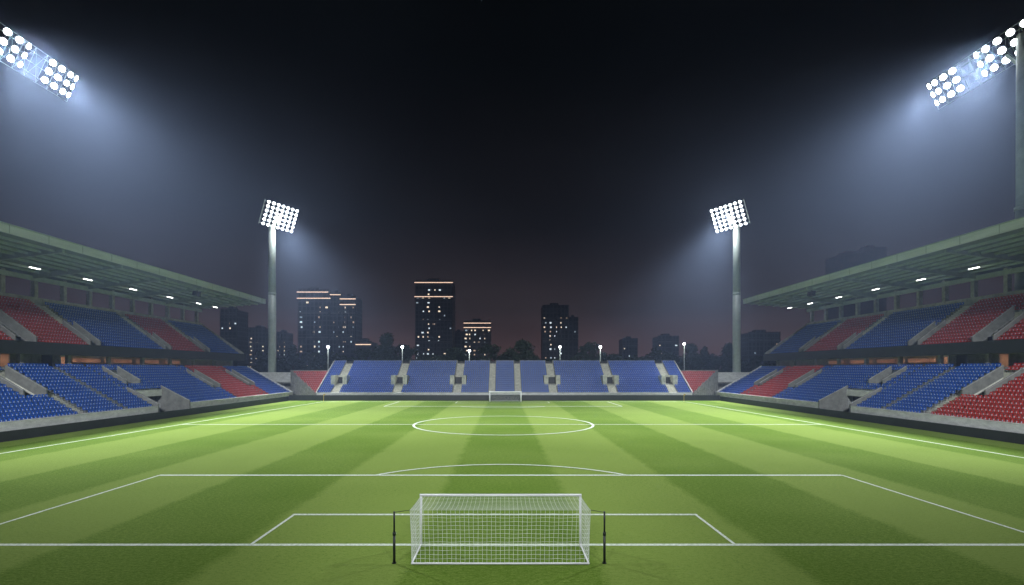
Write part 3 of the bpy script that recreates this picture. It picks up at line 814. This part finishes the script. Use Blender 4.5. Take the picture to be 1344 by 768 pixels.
T(586, 464, 200, 'low tree below the tallest tower, right half', 'round', 2, 1.3)
T(602, 456, 215, 'medium tree in front of the narrow dim block', 'round', 0, 1.1)
T(640, 452, 200, 'broad tree in front of the small square tower', 'round', 1, 1.15)
T(657, 466, 210, 'low tree just left of the lone round tree', 'round', 2, 1.1)
T(686, 446, 185, 'lone round tree standing clear in the middle of the skyline', 'round', 0, .95)
T(722, 470, 200, 'low bush-like tree at the foot of the dark tower', 'round', 2, 1.2)
T(773, 449, 195, 'round tree between the dark tower and the fifth street lamp', 'round', 1, .95)
T(802, 464, 205, 'low tree right of the fifth street lamp', 'round', 0, 1.2)
T(846, 467, 210, 'low tree between the two small hazy blocks', 'round', 2, 1.3)
T(880, 462, 205, 'low tree in front of the low dark block', 'round', 1, 1.2)
T(906, 450, 190, 'tall bushy tree beside the rightmost street lamp', 'round', 2, .95)
T(925, 457, 195, 'pointed conifer right of the tall bushy tree', 'cone', 1, 1.2)
T(941, 468, 205, 'low round tree between conifer and right far mast', 'round', 0, 1.3)
T(957, 450, 190, 'upright tree immediately left of the right far mast', 'round', 1, .75)
T(990, 466, 200, 'low tree behind the right corner gallery', 'round', 2, 1.3)
T(345, 470, 200, 'low tree between the left stand and the far mast', 'round', 2, 1.3)

hg = MB(); rnd = random.Random(77)
for k in range(14000):
    x = rnd.uniform(-110, 110); zt = 10.5 + 1.8 * math.sin(x * .21) + 1.2 * math.sin(x * .57 + 1) + rnd.uniform(-.6, .9)
    p = Vector((x, 232 + rnd.uniform(-3, 3), rnd.uniform(.0, 1.0) ** .5 * zt * 1.25))
    e1 = Vector((rnd.gauss(0, 1), rnd.gauss(0, .5), rnd.gauss(0, 1))).normalized() * rnd.uniform(.4, .9); e2 = Vector((rnd.gauss(0, 1), rnd.gauss(0, .5), rnd.gauss(0, 1))).normalized() * rnd.uniform(.4, .9)
    hg.poly([p - e1, p + e2, p + e1, p - e2])
tag(hg.build('distant_woodland', 'leafA'), 'dark mass of distant woodland along the skyline', 'woodland', kind='stuff')

# ------------------------------------------------------------------ haze
HZ = 0.00050
m = bpy.data.materials.new('night_haze'); m.use_nodes = True; N = m.node_tree.nodes; N.clear()
out = N.new('ShaderNodeOutputMaterial'); vol = N.new('ShaderNodeVolumePrincipled')
vol.inputs['Density'].default_value = HZ; vol.inputs['Color'].default_value = (.52, .67, 1.0, 1); vol.inputs['Anisotropy'].default_value = .62
m.node_tree.links.new(vol.outputs[0], out.inputs['Volume'])
hz = MB(); hz.box(-490, 490, -70, 650, -1.1, 71); tag(hz.build('haze', m), 'thin night haze', kind='stuff')

# ------------------------------------------------------------------ sky
w = bpy.data.worlds.new('World'); scene.world = w; w.use_nodes = True
N, L = w.node_tree.nodes, w.node_tree.links; bg = N['Background']
tc = N.new('ShaderNodeTexCoord'); sp = N.new('ShaderNodeSeparateXYZ'); rp = N.new('ShaderNodeValToRGB')
L.new(tc.outputs['Generated'], sp.inputs[0]); L.new(sp.outputs['Z'], rp.inputs['Fac'])
els = rp.color_ramp.elements
stops = [(0.0, (.085, .045, .042)), (.065, (.044, .026, .026)), (.11, (.022, .0155, .0165)), (.26, (.0046, .0040, .0048)), (.5, (.0011, .0016, .0021)), (1.0, (.0008, .0012, .0016))]
els[0].position, els[0].color = stops[0][0], (*stops[0][1], 1)
els[1].position, els[1].color = stops[-1][0], (*stops[-1][1], 1)
for p_, c_ in stops[1:-1]:
    e = els.new(p_); e.color = (*c_, 1)
nz = N.new('ShaderNodeTexNoise'); nz.inputs['Scale'].default_value = 3.0; nz.inputs['Detail'].default_value = 5
mpz = N.new('ShaderNodeMapping'); mpz.inputs['Scale'].default_value = (1, 1, 3.5); L.new(tc.outputs['Generated'], mpz.inputs['Vector']); L.new(mpz.outputs['Vector'], nz.inputs['Vector'])
mr = N.new('ShaderNodeMapRange'); mr.inputs['From Min'].default_value = .3; mr.inputs['From Max'].default_value = .7; mr.inputs['To Min'].default_value = .72; mr.inputs['To Max'].default_value = 1.25
L.new(nz.outputs['Fac'], mr.inputs['Value'])
mx = N.new('ShaderNodeVectorMath'); mx.operation = 'SCALE'; L.new(rp.outputs['Color'], mx.inputs[0]); L.new(mr.outputs[0], mx.inputs['Scale'])
L.new(mx.outputs[0], bg.inputs['Color']); bg.inputs['Strength'].default_value = 1.0

# ------------------------------------------------------------------ camera, render settings
cam = bpy.data.cameras.new('camera'); co = bpy.data.objects.new('camera', cam); col.objects.link(co)
co.location = (0, 0, CAMH); co.rotation_euler = (R(90), 0, 0)
cam.sensor_width = 36; cam.lens = 36 * FPX / 1344
cam.shift_x = (672 - CX) / 1344; cam.shift_y = (HOR - 384) / 1344
cam.clip_start = .1; cam.clip_end = 3000
scene.camera = co
scene.render.engine = 'CYCLES'
cy = scene.cycles
cy.use_denoising = True
try: cy.denoiser = 'OPENIMAGEDENOISE'
except Exception: pass
cy.max_bounces = 5; cy.diffuse_bounces = 3; cy.glossy_bounces = 2; cy.transmission_bounces = 2; cy.volume_bounces = 0
cy.sample_clamp_indirect = 4.0; cy.sample_clamp_direct = 0
cy.use_light_tree = True
cy.caustics_reflective = cy.caustics_refractive = False
vs = scene.view_settings
vs.view_transform = 'Standard'; vs.look = 'None'; vs.gamma = 1; vs.exposure = 0.12; vs.use_curve_mapping = False
